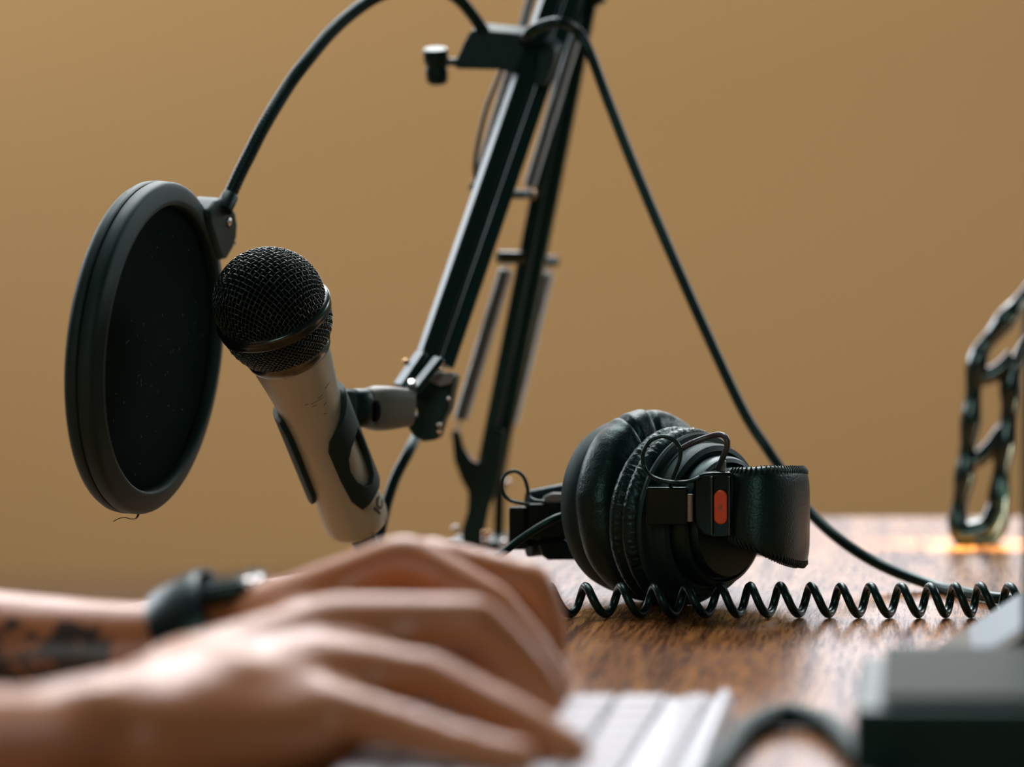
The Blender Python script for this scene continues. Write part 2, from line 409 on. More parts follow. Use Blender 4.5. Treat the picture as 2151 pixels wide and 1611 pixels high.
# ------------------------------------------------------------------ microphone
HD, TL = P(566, 634, 4.425), P(757, 1112, 4.162)
ax = (TL - HD).normalized(); LEN = (TL - HD).length
ray = HD - Vector((0, 0, CAM_H))
xr = ax.cross(ray).normalized()
if xr.x < 0: xr = -xr
yc = ax.cross(xr)
if yc.dot(ray) > 0: yc = -yc
MM = Matrix.Identity(4)
for i in range(3): MM[i][0] = xr[i]; MM[i][1] = yc[i]; MM[i][2] = ax[i]; MM[i][3] = HD[i]
mic = thing('microphone', 'silver handheld microphone with a black woven ball grille, tilted in its holder', 'microphone', HD)
RB = .0258
def sph(u, w, off=0):
    """flat weave coordinate -> point on the ball; pole faces away from the handle"""
    d = math.hypot(u, w); th_ = d / RB
    if d < 1e-9: return Vector((0, 0, -(RB + off)))
    q = (RB + off) * math.sin(th_)
    return Vector((q * u / d, q * w / d, -(RB + off) * math.cos(th_)))
g = MB(); sp = .00255; lim = RB * R(102); amp = .00030; wr_ = .00028
cr, sr = math.cos(R(57)), math.sin(R(57))
K = int(lim / sp) + 1
for dirn in (0, 1):
    for i in range(-K, K + 1):
        c = (i + .5) * sp
        if abs(c) > lim: continue
        h = math.sqrt(lim * lim - c * c); m = max(4, int(2 * h / (sp / 6))); pts = []
        for q in range(m + 1):
            t = -h + 2 * h * q / m
            off = amp * math.cos(PI * (t / sp - .5)) * (1 if i % 2 else -1) * (1 if dirn else -1)
            u, w2 = (c, t) if dirn == 0 else (t, c)
            u, w2 = u * cr - w2 * sr, u * sr + w2 * cr
            pts.append(MM @ sph(u, w2, off))
        g.tube(pts, wr_, 6)
GRM = mat('grille_wire', (.007, .016, .015), .2, spec=.7, coat=.4)
g.build('grille', GRM, mic, smooth=80, kind='stuff')
# lower woven band between the two rings
z0, z1 = .0085, .0262
def lowr(z): t = (z - z0) / (z1 - z0); return .0258 - .0052 * t - .0016 * math.sin(PI * t) * -1
g = MB(); NW = 62
for dirn in (1, -1):
    for i in range(NW):
        pts = []; m = 44
        for q in range(m + 1):
            t = q / m; z = z0 + (z1 - z0) * t
            a = 2 * PI * i / NW + dirn * t * (z1 - z0) / .0235
            # crossings every half cell
            cellpos = t * (z1 - z0) / .0235 * NW / PI
            off = amp * math.cos(PI * cellpos) * dirn * (1 if i % 2 else -1)
            r_ = lowr(z) + off
            pts.append(MM @ Vector((r_ * math.cos(a), r_ * math.sin(a), z)))
        g.tube(pts, wr_, 5)
g.build('lower_grille', GRM, mic, smooth=80, kind='stuff')
MB().lathe([(1e-5, -.0238), (.0120, -.0206), (.0206, -.012), (.0238, 0), (.0240, .008), (.0225, .018), (.0190, .027)], MM, 48).build('inner_foam', FOAM, mic)
MB().lathe([(.0252, .0040), (.0268, .0046), (.0276, .0058), (.0274, .0072), (.0270, .0080), (.0272, .0088), (.0270, .0100), (.0262, .0106), (.0250, .0104)], MM, 128, closed=True).build('grille_ring', DARKMETAL, mic, smooth=60)
MB().lathe([(.0190, .0252), (.0203, .0256), (.0208, .0268), (.0202, .0300), (.0192, .0318), (.0178, .0316)], MM, 96, closed=True).build('collar', PEWTER, mic, smooth=50)
prof = [(.0176, .0310), (.0190, .0318), (.0186, .036), (.0174, .044), (.0162, .053), (.0153, .063), (.0148, .073), (.0147, .084), (.0150, .100), (.0155, .118), (.0159, .127), (.0160, .134), (.0157, .1365), (.0148, .1385), (.0130, .1397), (1e-5, .1400)]
MB().lathe([(r, z) for r, z in prof], MM, 96).build('handle', HANDLE, mic, smooth=50)
hd = [o for o in mic.children if o.name.startswith('handle')][0]
def text_mesh(txt, size, name, m, parent, fn, bold=0.0):
    c = bpy.data.curves.new(name, 'FONT'); c.body = txt; c.size = size; c.align_x = 'CENTER'; c.align_y = 'CENTER'; c.offset = bold
    o = bpy.data.objects.new(name, c); COL.objects.link(o)
    dg = bpy.context.evaluated_depsgraph_get(); me = bpy.data.meshes.new_from_object(o.evaluated_get(dg))
    bpy.data.objects.remove(o)
    mb = MB(); mb.add([fn(v_.co) for v_ in me.vertices], [tuple(p.vertices) for p in me.polygons])
    return mb.build(name, m, parent, smooth=0)
def on_handle(phi0, z0_, rot):
    def f(c):
        x = c.x * math.cos(rot) - c.y * math.sin(rot); y = c.x * math.sin(rot) + c.y * math.cos(rot)
        a = phi0 - x / .0158
        return MM @ Vector((.01615 * math.cos(a), .01615 * math.sin(a), z0_ - y))
    return f
text_mesh('IC', .0088, 'lettering', INK, hd, on_handle(R(36), .1265, R(22)), .00035)
sm = MB()
for (ph, zz, l, d) in ((R(78), .0515, .0030, .1), (R(70), .0500, .0016, .3), (R(50), .0470, .0022, .5), (R(66), .0555, .0010, .8), (R(72), .0605, .0008, -.8), (R(85), .0535, .0012, 0),
                       (R(70), .137, .0016, .9), (R(74), .136, .0012, -.6), (R(34), .136, .0014, .5), (R(18), .1225, .0010, .3), (R(96), .051, .0010, .2)):
    rz = .0182 if zz < .05 else .0170 if zz < .0515 else .0167 if zz < .056 else .0159
    rz = next((p0[0] + (p1[0] - p0[0]) * (zz - p0[1]) / (p1[1] - p0[1]) for p0, p1 in zip(prof[1:], prof[2:]) if p0[1] <= zz <= p1[1]), .016)
    pts = [MM @ Vector(((rz + .00002) * math.cos(ph + t * l / .016), (rz + .00002) * math.sin(ph + t * l / .016), zz + d * t * l * .5)) for t in (-1, -.4, .3, 1)]
    sm.tube(pts, .00012, 5)
sm.build('scuff_marks', INK, hd, kind='stuff')
tm = MM @ Matrix.Translation((0, 0, .1395))
MB().lathe([(1e-5, 0), (.0064, 0), (.0066, .014), (.0062, .020), (.0055, .024), (.005, .040), (1e-5, .040)], tm, 32).build('connector', BLACK, mic)

# ------------------------------------------------------------------ microphone holder
hol = thing('microphone_clip', 'black clip gripping the silver microphone handle, with a grey swivel joint', 'microphone clip', MM @ Vector((0, 0, .09)))
def sleeve(outer, hole, r, th_):
    b = bmesh.new(); es = []
    for loop in (outer, hole):
        vs = [b.verts.new((t * mm, R(ph), 0)) for t, ph in loop]
        es += [b.edges.new((vs[i], vs[(i + 1) % len(vs)])) for i in range(len(vs))]
    bmesh.ops.triangle_fill(b, edges=es, use_beauty=True)
    for ph in range(-210, 96, 7):
        bmesh.ops.bisect_plane(b, geom=b.verts[:] + b.edges[:] + b.faces[:], plane_co=(0, R(ph), 0), plane_no=(0, 1, 0))
    mb = MB(); b.verts.index_update()
    ctr = [(v_.co.x, v_.co.y) for v_ in b.verts]; nv = len(ctr)
    def pt(t, a, rr_): return MM @ Vector((rr_ * math.cos(a), rr_ * math.sin(a), t))
    inner = [pt(t, a, r) for t, a in ctr]; out_ = [pt(t, a, r + th_) for t, a in ctr]
    fs = [tuple(v_.index for v_ in f.verts) for f in b.faces]
    rim = [tuple(v_.index for v_ in e.verts) for e in b.edges if len(e.link_faces) == 1]
    mb.add(inner + out_, [tuple(reversed(f)) for f in fs] + [tuple(i + nv for i in f) for f in fs] + [(i, j, j + nv, i + nv) for i, j in rim])
    b.free(); return mb
outer = [(60, 2), (60.5, 14), (63, 26), (66.5, 42), (71, 62), (76, 84), (81, 92), (98, 91), (112, 87), (119.5, 76), (119, 60), (117.5, 45), (116.5, 22), (115, 2), (113, -30), (113, -120), (113, -200), (108, -209), (70, -209), (61, -203), (60, -120), (60, -30)]
holep = [(80, 22), (81.5, 38), (84.5, 54), (89.5, 67), (96, 71), (103.5, 67), (109, 56), (110.5, 43), (108, 29), (99, 19), (88, 17)]
o = sleeve(outer, holep, .0157, .0026).build('sleeve', SATIN, hol, smooth=40)
md = o.modifiers.new('bevel', 'BEVEL'); md.width = .0006; md.segments = 2; md.limit_method = 'ANGLE'; md.angle_limit = R(50)
a, b = P(733, 858, 4.20), P(775, 857, 4.17)
fr = frame(a, b - a)
def squircle(mb, Mx, prof_, p=3.2, n=40):
    m = len(prof_); vs = []
    for k_ in range(n):
        t = 2 * PI * k_ / n; c, s_ = math.cos(t), math.sin(t)
        q = (abs(c) ** p + abs(s_) ** p) ** (-1 / p)
        for r_, z in prof_: vs.append(Mx @ Vector((r_ * q * c, r_ * q * s_ * .8, z)))
    fs = []
    for k_ in range(n):
        l = (k_ + 1) % n
        for i in range(m - 1): fs.append((k_ * m + i, l * m + i, l * m + i + 1, k_ * m + i + 1))
    return mb.add(vs, fs)
squircle(MB(), fr, [(1e-5, 0), (.0085, 0), (.0098, .0015), (.0098, .0085), (.0088, .0098), (1e-5, .0098)]).build('swivel_base', BLACK, hol, smooth=40)
a, b = P(772, 858, 4.16), P(856, 856, 4.10); fr = frame(a, b - a); Ls = (b - a).length
squircle(MB(), fr, [(1e-5, 0), (.0092, 0), (.0106, .0014), (.0114, .006), (.0112, .012), (.0098, Ls - .001), (.0085, Ls), (1e-5, Ls)]).build('swivel', GREYPL, hol, smooth=40)
MB().lathe([(1e-5, -.0012), (.0034, -.0010), (.0036, .0), (.0036, .004), (1e-5, .004)], frame(P(797, 861, 4.16) + Vector((-.0010, -.0087, 0)), (0.1, 1, 0), (1, 0, 0)) @ Matrix.Diagonal((.65, 1.55, 1, 1)), 32).build('slot', FOAM, hol)
MB().lathe([(1e-5, 0), (.0085, 0), (.0092, .001), (.0092, .0035), (.0085, .0045), (1e-5, .0045)], frame(P(853, 832, 4.09), (1, .25, -.12)), 24).build('nut', CHROME, hol)
MB().tube([P(850, 840, 4.09), P(905, 850, 4.0)], .0035, 12).build('stud', CHROME, hol)

# ------------------------------------------------------------------ boom arm
bm = thing('boom_arm', 'black two-section spring boom arm clamped to the table edge, holding the microphone', 'microphone stand', P(1000, 1150, 3.65))
def sqtube(name, a, b, w_, d_, yaw=0.0, m=ARM, bev=.0008):
    a, b = Vector(a), Vector(b); z = (b - a).normalized(); y = Vector((0, 1, 0)); y = (y - z * y.dot(z)).normalized(); x = y.cross(z)
    rot = Matrix((x, y, z)).transposed().to_3x3() @ Matrix.Rotation(yaw, 3, 'Z')
    return MB().box((a + b) / 2, (w_, d_, (b - a).length), rot).build(name, m, bm, bevel=bev, smooth=30)
# lower section: two tubes side by side
def lowc(y): return 1139 - .197 * (y - 440)
def offs(dx, y0, s0, y1, s1): return P(lowc(y0) + dx, y0, s0), P(lowc(y1) + dx, y1, s1)
sqtube('arm_tube', *offs(-15, 1060, 3.68, -130, 3.74), .0076, .0076)
sqtube('arm_tube', *offs(14, 1000, 3.64, -130, 3.70), .0078, .0078)
# upper section
def upc(y): return 967 - .345 * (y - 504)
a0, a1 = P(upc(790) - 10, 790, 4.0), P(upc(-130) - 10, -130, 3.78)
sqtube('arm_tube', P(upc(800) + 14, 800, 4.0), P(upc(-130) + 14, -130, 3.80), .0095, .0095, R(28))
sqtube('arm_tube', P(upc(770) + 62, 770, 3.95), P(upc(-130) + 62, -130, 3.76), .0078, .0078, R(12))
sqtube('arm_spacer', P(upc(760) + 38, 760, 3.93), P(upc(-130) + 38, -130, 3.74), .005, .004)
def spring(a, b, r, wire, turns):
    a, b = Vector(a), Vector(b)
    mb = MB().tube(helix(a, b, r, turns), wire, 5)
    d = (b - a).normalized()
    mb.tube([a - d * .006, a + d * .001], wire * 1.1, 6); mb.tube([b - d * .001, b + d * .006], wire * 1.1, 6)
    mb.build('spring', SPRING, bm, smooth=80)
spring(P(999, 392, 3.80), P(1132, -60, 3.72), .0024, .00045, 108)
spring(P(1112, 392, 3.80), P(1214, 60, 3.74), .0030, .0005, 80)
spring(P(1063, 566, 3.74), P(968, 880, 3.76), .0036, .00060, 74)
spring(P(1152, 572, 3.58), P(1074, 890, 3.60), .0034, .00055, 74)
MB().tube([P(1052, 408, 3.82), P(1118, 408, 3.76)], .0026, 12).build('crossbar', BLACK, bm)
MB().lathe([(1e-5, 0), (.0028, 0), (.0028, .003), (1e-5, .004)], frame(P(1112, 409, 3.76), (1, 0, 0)), 12).build('crossbar_nut', BRASS, bm)
MB().lathe([(1e-5, 0), (.002, .0005), (.002, .0025), (1e-5, .003)], frame(P(996, 396, 3.84), (-.3, -1, .3)), 12).build('crossbar_nut', CHROME, bm)
MB().tube([P(1046, 540, 3.76), P(1100, 541, 3.74)], .0036, 14).build('crossbar', DARKMETAL, bm)
MB().tube([P(1125, 548, 3.64), P(1166, 549, 3.60)], .0032, 14).build('crossbar', DARKMETAL, bm)
MB().tube([Vector(q) for q in spline([P(1003, 396, 3.84), P(998, 350, 3.84), P(1006, 290, 3.84), P(1022, 225, 3.84), P(1046, 165, 3.84), P(1062, 120, 3.84)], 8)], .0013, 8).build('thin_lead', RUBBER, bm)
yk = [(948, 908), (956, 900), (965, 908), (972, 938), (990, 966), (1008, 974), (1020, 960), (1030, 900), (1062, 905), (1052, 985), (1040, 1035), (1028, 1064), (1020, 1100), (1014, 1152), (968, 1152), (970, 1112), (982, 1072), (983, 1034), (968, 1006), (954, 968)]
MB().prism([P(x, y, 3.70) for x, y in yk], .004).build('yoke', BLACK, bm, bevel=.0008)
MB().prism([P(x, y, 3.58) for x, y in [(1046, 960), (1066, 900), (1072, 930), (1060, 1000), (1056, 1150), (1036, 1150), (1038, 1020)]], .003).build('yoke', BLACK, bm, bevel=.0006)
MB().box(P(1003, 1147, 3.62) + Vector((0, 0, .001)), (.030, .034, .007)).build('base_plate', BLACK, bm, bevel=.0015)
cl = P(1003, 1150, 3.62)
MB().box((cl.x, cl.y + .0215, -.022), (.030, .005, .054)).box((cl.x, cl.y + .004, -.0475), (.03, .036, .005)).build('table_clamp', BLACK, bm, bevel=.001)
def bolt(p, r, m=CHROME, d=(0, -1, .25)):
    MB().lathe([(1e-5, 0), (r, 0), (r, r * .5), (r * .6, r * 1.0), (1e-5, r * 1.15)], frame(p, d), 14).build('bolt', m, bm, smooth=60)
bolt(P(955, 1128, 3.72), .0050, DARKMETAL, (0, 0, 1)); bolt(P(957, 1112, 3.72), .0022, CHROME, (0, -.6, 1)); bolt(P(1022, 1122, 3.74), .0026, BRASS); bolt(P(1020, 1136, 3.74), .0022, CHROME)
bolt(P(1060, 1140, 3.70), .0022, CHROME); bolt(P(1067, 1013, 3.62), .0018, CHROME)
# joint that carries the microphone holder
def plate(x0, y0, x1, y1, s, h, t=.0032):
    a, b = P(x0, y0, s), P(x1, y1, s); dn = Vector((.0045, .004, -h))
    MB().prism([a, b, b + dn, a + dn], t, (1, .5, .35)).build('fork_plate', ARM, bm, bevel=.0008)
sqtube('fork_plate', P(838, 812, 4.05), P(886, 742, 4.03), .0032, .012, R(28)); sqtube('fork_plate', P(870, 820, 4.10), P(924, 752, 4.08), .0032, .010, R(28))
MB().prism([P(x, y, 4.0) for x, y in [(852, 806), (890, 752), (918, 760), (878, 822)]], .012).build('joint_block', FOAM, bm, bevel=.001)
blk = [(868, 812), (880, 800), (905, 790), (922, 784), (955, 786), (954, 800), (946, 840), (942, 862), (930, 884), (918, 924), (890, 928), (868, 918), (850, 888), (852, 870), (876, 874), (872, 850), (862, 830)]
MB().prism([P(x, y, 4.04) for x, y in blk], .016).build('joint_knob', SATIN, bm, bevel=.0018, seg=3)
bolt(P(926, 762, 4.08), .0018, CHROME, (0.3, -.6, .7)); bolt(P(922, 775, 4.06), .0014, BRASS); bolt(P(941, 838, 4.08), .0012, CHROME, (1, -.3, .3)); bolt(P(922, 893, 4.08), .0013, CHROME, (.8, -.6, .5))
bolt(P(860, 880, 4.09), .0030, BRASS, (-.5, -1, .2)); bolt(P(922, 908, 4.07), .0011, BRASS, (.8, -.6, .5)); bolt(P(852, 760, 4.02), .0016, BRASS)
MB().prism([P(x, y, 4.06) for x, y in [(902, 800), (920, 784), (955, 786), (948, 806), (925, 812)]], .003, (0, -1, .3)).build('wing_nut', mat('dull_metal', (.22, .26, .26), .4), bm, bevel=.0006)
MB().tube([P(1248, -20, 3.70), P(1262, 8, 3.70)], .0042, 12).build('elbow_knob', BLACK, bm)
for s9 in (3.66, 3.86):
    MB().prism([P(x, y, s9) for x, y in [(1150, -70), (1130, -130), (1170, -185), (1290, -190), (1320, -130), (1285, -55), (1255, -15), (1235, -45)]], .003).build('elbow_plate', BLACK, bm, bevel=.001)
MB().tube([P(1225, -120, 3.60), P(1225, -120, 3.92)], .006, 20).build('elbow_bolt', DARKMETAL, bm)

# ------------------------------------------------------------------ cables
cp = pxpath([(780, 1165, 4.02), (800, 1230, 3.98), (812, 1262, 4.08), (806, 1215, 4.05), (796, 1150, 4.02), (808, 1075, 4.0), (830, 1005, 3.98), (858, 950, 3.96), (885, 890, 3.90), (915, 790, 3.84), (970, 640, 3.72), (1040, 400, 3.66), (1095, 190, 3.68), (1095, 112, 3.76),
             (1104, 80, 3.90), (1122, 62, 3.92), (1150, 50, 3.92), (1182, 48, 3.92), (1212, 66, 3.90), (1238, 108, 3.9), (1275, 205, 3.9), (1330, 345, 3.91), (1400, 510, 3.93), (1480, 690, 3.94), (1560, 860, 3.95), (1610, 940, 3.96),
             (1640, 985, 3.98), (1690, 1063, 4.02), (1760, 1130, 4.07), (1850, 1187, 4.11), (1960, 1229, 4.17), (2050, 1248, 4.28), (2130, 1259, 4.35), (2300, 1268, 4.40), (2600, 1269, 4.408), (3400, 1269, 4.408), (5000, 1269, 4.408), (6220, 1269, 4.408)], 10)
tag(MB().tube(cp, .0029, 14).build('microphone_cable', RUBBER, None, smooth=80), 'smooth black cable looping from the boom arm down onto the table', 'cable')
lp = [Vector(q) for q in spline([T(1440, 1700), T(1505, 1640), T(1565, 1560), T(1650, 1525), T(1735, 1545), T(1800, 1610), T(1835, 1680), T(1845, 1800)], 8)]
tag(MB().tube([Vector((p.x, p.y, .0042)) for p in lp], .004, 10).build('cable_loop', SATIN, None, smooth=80), 'thick black cable curving across the table next to the white keyboard', 'cable')

# ------------------------------------------------------------------ headphones
hp = thing('headphones', 'folded black studio headphones with wrinkled ear pads and a coiled cord', 'headphones', P(1400, 1265, 4.3))
na = R(55); nv = Vector((math.sin(na), -math.cos(na), -.03)).normalized()
CB = P(1364, 1066, 4.27); CB.z = .0468
CA = P(1424, 1086, 4.335); CA.z = .0432
# rear cup: its pad is smooth and softly pinched
nb = Vector((math.sin(na) + .03, -math.cos(na), .10)).normalized()
MBc = frame(CB, nb)
def pad_prof(Ro, Ri, th_, k_=28, crease=0.0):
    c = (Ro + Ri) / 2; h = (Ro - Ri) / 2; out = []
    for i in range(k_):
        a = 2 * PI * i / k_; ca, sa = math.cos(a), math.sin(a)
        r_ = c + h * (abs(ca) ** .8) * (1 if ca > 0 else -1); z = th_ / 2 * (abs(sa) ** .8) * (1 if sa > 0 else -1)
        if crease and ca > .2: r_ -= crease * math.exp(-(z / (th_ * .10)) ** 2)
        out.append((r_, z))
    return out
def ang(M_, p):  # angle of a world point round a frame
    q = M_.inverted() @ Vector(p); return math.atan2(q.y, q.x)
cre = [(ang(MBc, P(1296, 925, 4.28)), .028, .0042), (ang(MBc, P(1392, 885, 4.28)), .035, .0034)]
def dispB(a, i, r_, z):
    nz = noise.noise(Vector((math.cos(a) * 3.2, math.sin(a) * 3.2, i * .11 + 5)))
    nz2 = noise.noise(Vector((a * 14, i * .30, 2.0)))
    d = .0008 * nz + .00028 * nz2
    if r_ > .026:
        for a0_, w_, dep in cre:
            da = (a - a0_ + PI) % (2 * PI) - PI; da -= .10 * (z / .01)
            d -= dep * math.exp(-(da / w_) ** 2) * (.35 + .65 * max(0, min(1, .5 + z / .016)))
            d += .10 * dep * math.exp(-((da - 2.4 * w_) / (1.8 * w_)) ** 2)
    return r_ + d, z + .4 * d
MB().lathe(pad_prof(.0468, .016, .025, 40), MBc, 220, disp=dispB, closed=True).build('ear_pad', LEATHER, hp, smooth=80)
MB().lathe([(.030, -.010), (.0415, -.0085), (.0428, -.011), (.0425, -.0165), (.0405, -.0215), (.034, -.0245), (.030, -.0250), (.029, -.029), (1e-5, -.030)], MBc, 96).build('ear_cup', SATIN, hp, smooth=40)
MAc = frame(CA, nv)
def dispA(a, i, r_, z):
    # short radial wrinkles over the whole pad
    wv_ = noise.noise(Vector((a * 34 + 1.5 * noise.noise(Vector((a * 5, i * .4, 0))), i * .22, 1.0)))
    w2 = noise.noise(Vector((a * 60, i * .5, 7.0)))
    d = .0007 * wv_ + .00035 * w2 + .0006 * noise.noise(Vector((math.cos(a) * 2, math.sin(a) * 2, 3)))
    return r_ + d, z + .5 * d
MB().lathe(pad_prof(.0436, .020, .021, 44, crease=.0026), MAc, 360, disp=dispA, closed=True).build('ear_pad', LEATHER, hp, smooth=80)
MB().lathe([(.036, .006), (.0395, .0085), (.0412, .0095), (.0416, .011), (.0408, .0122), (.0375, .0128), (.0372, .0145), (.0366, .0150)], MAc, 120).build('ear_cup', SATIN, hp, smooth=40)
MB().lathe([(.0366, .0140), (.0368, .0200), (.0360, .0222), (.0335, .0232), (.0328, .0215), (.0316, .0214), (.0310, .0216)], MAc, 120).build('cup_housing', SATIN, hp, smooth=35)
MB().lathe([(.0314, .0210), (.0312, .0280), (.0304, .0300), (.0285, .0308), (.0276, .0292), (.0266, .0290), (.0262, .0325), (.0253, .0338), (.0120, .0346), (1e-5, .0346)], MAc, 120).build('cup_cap', BLACK, hp, smooth=35)
# headband: leather strap that curls round the far side
bp_ = [(1536, 1060, 4.475, 34), (1570, 1066, 4.50, 37), (1610, 1075, 4.50, 42), (1650, 1083, 4.46, 46), (1676, 1086, 4.40, 48), (1683, 1086, 4.33, 48), (1676, 1084, 4.26, 47), (1640, 1082, 4.17, 45), (1560, 1078, 4.10, 42), (1420, 1078, 4.06, 40), (1280, 1082, 4.06, 38), (1180, 1090, 4.10, 36), (1110, 1100, 4.14, 34)]
sp_ = spline([(*P(x, y, s), h) for x, y, s, h in bp_], 8)
def ribbon(mb, rows, th_, n_=28, inset=0.0):
    N = len(rows); vs = []
    for i, rw in enumerate(rows):
        p = Vector(rw[:3]); h = rw[3] * mm / 2 - inset
        a = Vector(rows[max(0, i - 1)][:3]); b = Vector(rows[min(N - 1, i + 1)][:3]); t = (b - a); t.z = 0; t.normalize(); side = t.cross(Vector((0, 0, 1)))
        for k_ in range(n_):
            an = 2 * PI * k_ / n_; c, s_ = math.cos(an), math.sin(an)
            tl_ = max(0.0, 1 - i / 52) * .17
            vs.append(p + Vector((0, tl_, 1)) * h * (abs(c) ** .42) * (1 if c > 0 else -1) + side * th_ / 2 * (abs(s_) ** .9) * (1 if s_ > 0 else -1))
    fs = [(i * n_ + k_, i * n_ + (k_ + 1) % n_, (i + 1) * n_ + (k_ + 1) % n_, (i + 1) * n_ + k_) for i in range(N - 1) for k_ in range(n_)]
    fs += [tuple(range(n_)), tuple((N - 1) * n_ + k_ for k_ in range(n_))]
    return mb.add(vs, fs)
ribbon(MB(), sp_, .0085).build('headband', LEATHER, hp, smooth=60)
st = MB()
L_ = 0; last = Vector(sp_[0][:3])
for i in range(1, 56):
    for q in range(4):
        t = q / 4; p = Vector(sp_[i][:3]).lerp(Vector(sp_[i + 1][:3]), t); h = (sp_[i][3] * (1 - t) + sp_[i + 1][3] * t) * mm / 2
        if (p - last).length < .0019: continue
        tg = (Vector(sp_[i + 1][:3]) - Vector(sp_[i][:3])); tg.z = 0; tg.normalize(); sd = tg.cross(Vector((0, 0, 1)))
        last = p
        for sg in (1, -1):
            tl_ = max(0.0, 1 - i / 52) * .17
            e = p + Vector((0, tl_ * sg * (h - .0016), sg * (h - .0016)))
            for s2 in (1, -1):
                st.tube([e + sd * s2 * .0030 - tg * .0004 + Vector((0, 0, -sg * .0016)), e + sd * s2 * .0031 + tg * .0003, e + sd * s2 * .0016 + tg * .0008 + Vector((0, 0, sg * .0018))], .00042, 5)
st.build('stitching', mat('stitch_thread', (.018, .026, .025), .5), hp, smooth=80, kind='stuff')
# slider end that carries the side mark
sH = 4.50
hs = [(1456, 1012), (1463, 1001), (1476, 994), (1496, 992), (1534, 992), (1542, 1000), (1543, 1130), (1498, 1132), (1478, 1126), (1463, 1108), (1456, 1088)]
MB().prism([P(x, y, sH) for x, y in hs], .010).build('slider_housing', GLOSS, hp, bevel=.0016, seg=3)
for x in (1495, 1532):
    MB().box((P(x, 1000, sH + .01) + P(x, 1125, sH + .01)) / 2, (.0011, .0024, .0275)).build('slider_rail', DARKMETAL, hp, bevel=.0003)
pill = [(P(1513.5, 1066, sH + .015) + Vector((.0031 * math.cos(a) , 0, (.0048 if math.sin(a) > 0 else -.0048) + .0031 * math.sin(a)))) for a in [2 * PI * i / 32 for i in range(32)]]
po = MB().prism(pill, .004).build('side_mark', RED, hp, bevel=.0007, seg=3, smooth=60, label='red pill-shaped mark')
q0 = P(1514, 1068, sH + .016)
text_mesh('R', .0040, 'side_letter', GREYINK, po, lambda c: Vector((q0.x + c.x, q0.y - .0002, q0.z + c.y)))
MB().box((P(1360, 1022, 4.50) + P(1445, 1102, 4.50)) / 2, (.0192, .0085, .0178)).build('hinge_yoke', GLOSS, hp, bevel=.0008)
MB().tube([P(1449, 1038, 4.51), P(1449, 1095, 4.51)], .0016, 12).build('hinge_pin', mat('aged_steel', (.3, .29, .22), .4, metal=.8), hp)
MB().prism([P(x, y, 4.44) for x, y in [(1498, 995), (1518, 968), (1524, 968), (1525, 995)]], .003).build('tab', CREAM, hp)
wl = pxpath([(1405, 1028, 4.50), (1414, 1002, 4.51), (1428, 965, 4.52), (1427, 938, 4.52), (1410, 921, 4.52), (1388, 917, 4.52), (1364, 928, 4.52), (1351, 953, 4.52), (1353, 980, 4.52), (1368, 1000, 4.53), (1392, 1010, 4.54), (1422, 1014, 4.54), (1450, 1011, 4.53), (1468, 1003, 4.51)], 8)
MB().tube(wl, .0010, 10).build('lead_loop', RUBBER, hp, smooth=80)
w2 = pxpath([(1426, 945, 4.45), (1455, 930, 4.46), (1490, 917, 4.46), (1514, 913, 4.47), (1526, 922, 4.48), (1527, 938, 4.48), (1519, 960, 4.47), (1508, 985, 4.45)], 8)
MB().tube(w2, .0014, 10).build('lead', mat('grey_lead', (.05, .06, .06), .3), hp, smooth=80)
# far-side slider and yoke
sL = 4.16
MB().box((P(1073, 1063, sL) + P(1110, 1152, sL)) / 2, (.0092, .012, .0215)).build('slider_housing', GLOSS, hp, bevel=.0012)
MB().box((P(1108, 1057, sL) + P(1190, 1130, sL)) / 2, (.020, .009, .0178)).build('hinge_yoke', GLOSS, hp, bevel=.001)
MB().prism([P(x, y, sL + .02) for x, y in [(1136, 1056), (1140, 1044), (1158, 1036), (1184, 1037), (1184, 1056)]], .006).build('hinge_cap', GREYPL, hp, bevel=.0012)
MB().prism([P(x, y, sL + .02) for x, y in [(1128, 1140), (1185, 1133), (1205, 1142), (1235, 1176), (1150, 1177), (1138, 1168)]], .010).build('hinge_end', GLOSS, hp, bevel=.0014)
wl = pxpath([(1112, 1060, 4.19), (1096, 1057, 4.19), (1070, 1050, 4.18), (1057, 1032, 4.18), (1055, 1010, 4.18), (1066, 994, 4.18), (1084, 990, 4.18), (1100, 1002, 4.18), (1108, 1025, 4.18), (1111, 1043, 4.18), (1124, 1052, 4.19), (1145, 1054, 4.20)], 8)
MB().tube(wl, .00095, 10).build('lead_loop', RUBBER, hp, smooth=80)
# cord: short lead from the cup, then the coil
cc = [P(1186, 1082, 4.26), P(1160, 1092, 4.27), P(1120, 1115, 4.28), (P(1068, 1152, 4.3)), P(1010, 1205, 4.35), P(985, 1262, 4.42), P(1005, 1292, 4.48), P(1060, 1285, 4.50)]
pt0 = [Vector(q) for q in spline([tuple(p) for p in cc], 8)]
peaks = [1020, 1087, 1155, 1231, 1305, 1377, 1442, 1514, 1576, 1640, 1705, 1767, 1829, 1894, 1955, 2007, 2060, 2122, 2185, 2250, 2320, 2390]
yb, rc, rw = 1.203, .0065, .0020
pth = []; per = 22
for i in range(len(peaks) - 1):
    for q in range(per):
        t = q / per; px_ = peaks[i] + (peaks[i + 1] - peaks[i]) * t
        a = 2 * PI * t; s_ = F_PX / 1000 / yb
        x = (px_ - CX) / (s_ * 1000) - .10 * rc * (math.cos(a) - 1)
        r2 = rc * (1 + .03 * math.sin(i * 1.7))
        pth.append(Vector((x, yb - r2 * math.sin(a) + .0006 * math.sin(i * .9), rw + rc + r2 * math.cos(a) * (1 if math.cos(a) > 0 else rc / r2))))
pt0[-1] = pth[0] + Vector((-.004, .001, .0004))
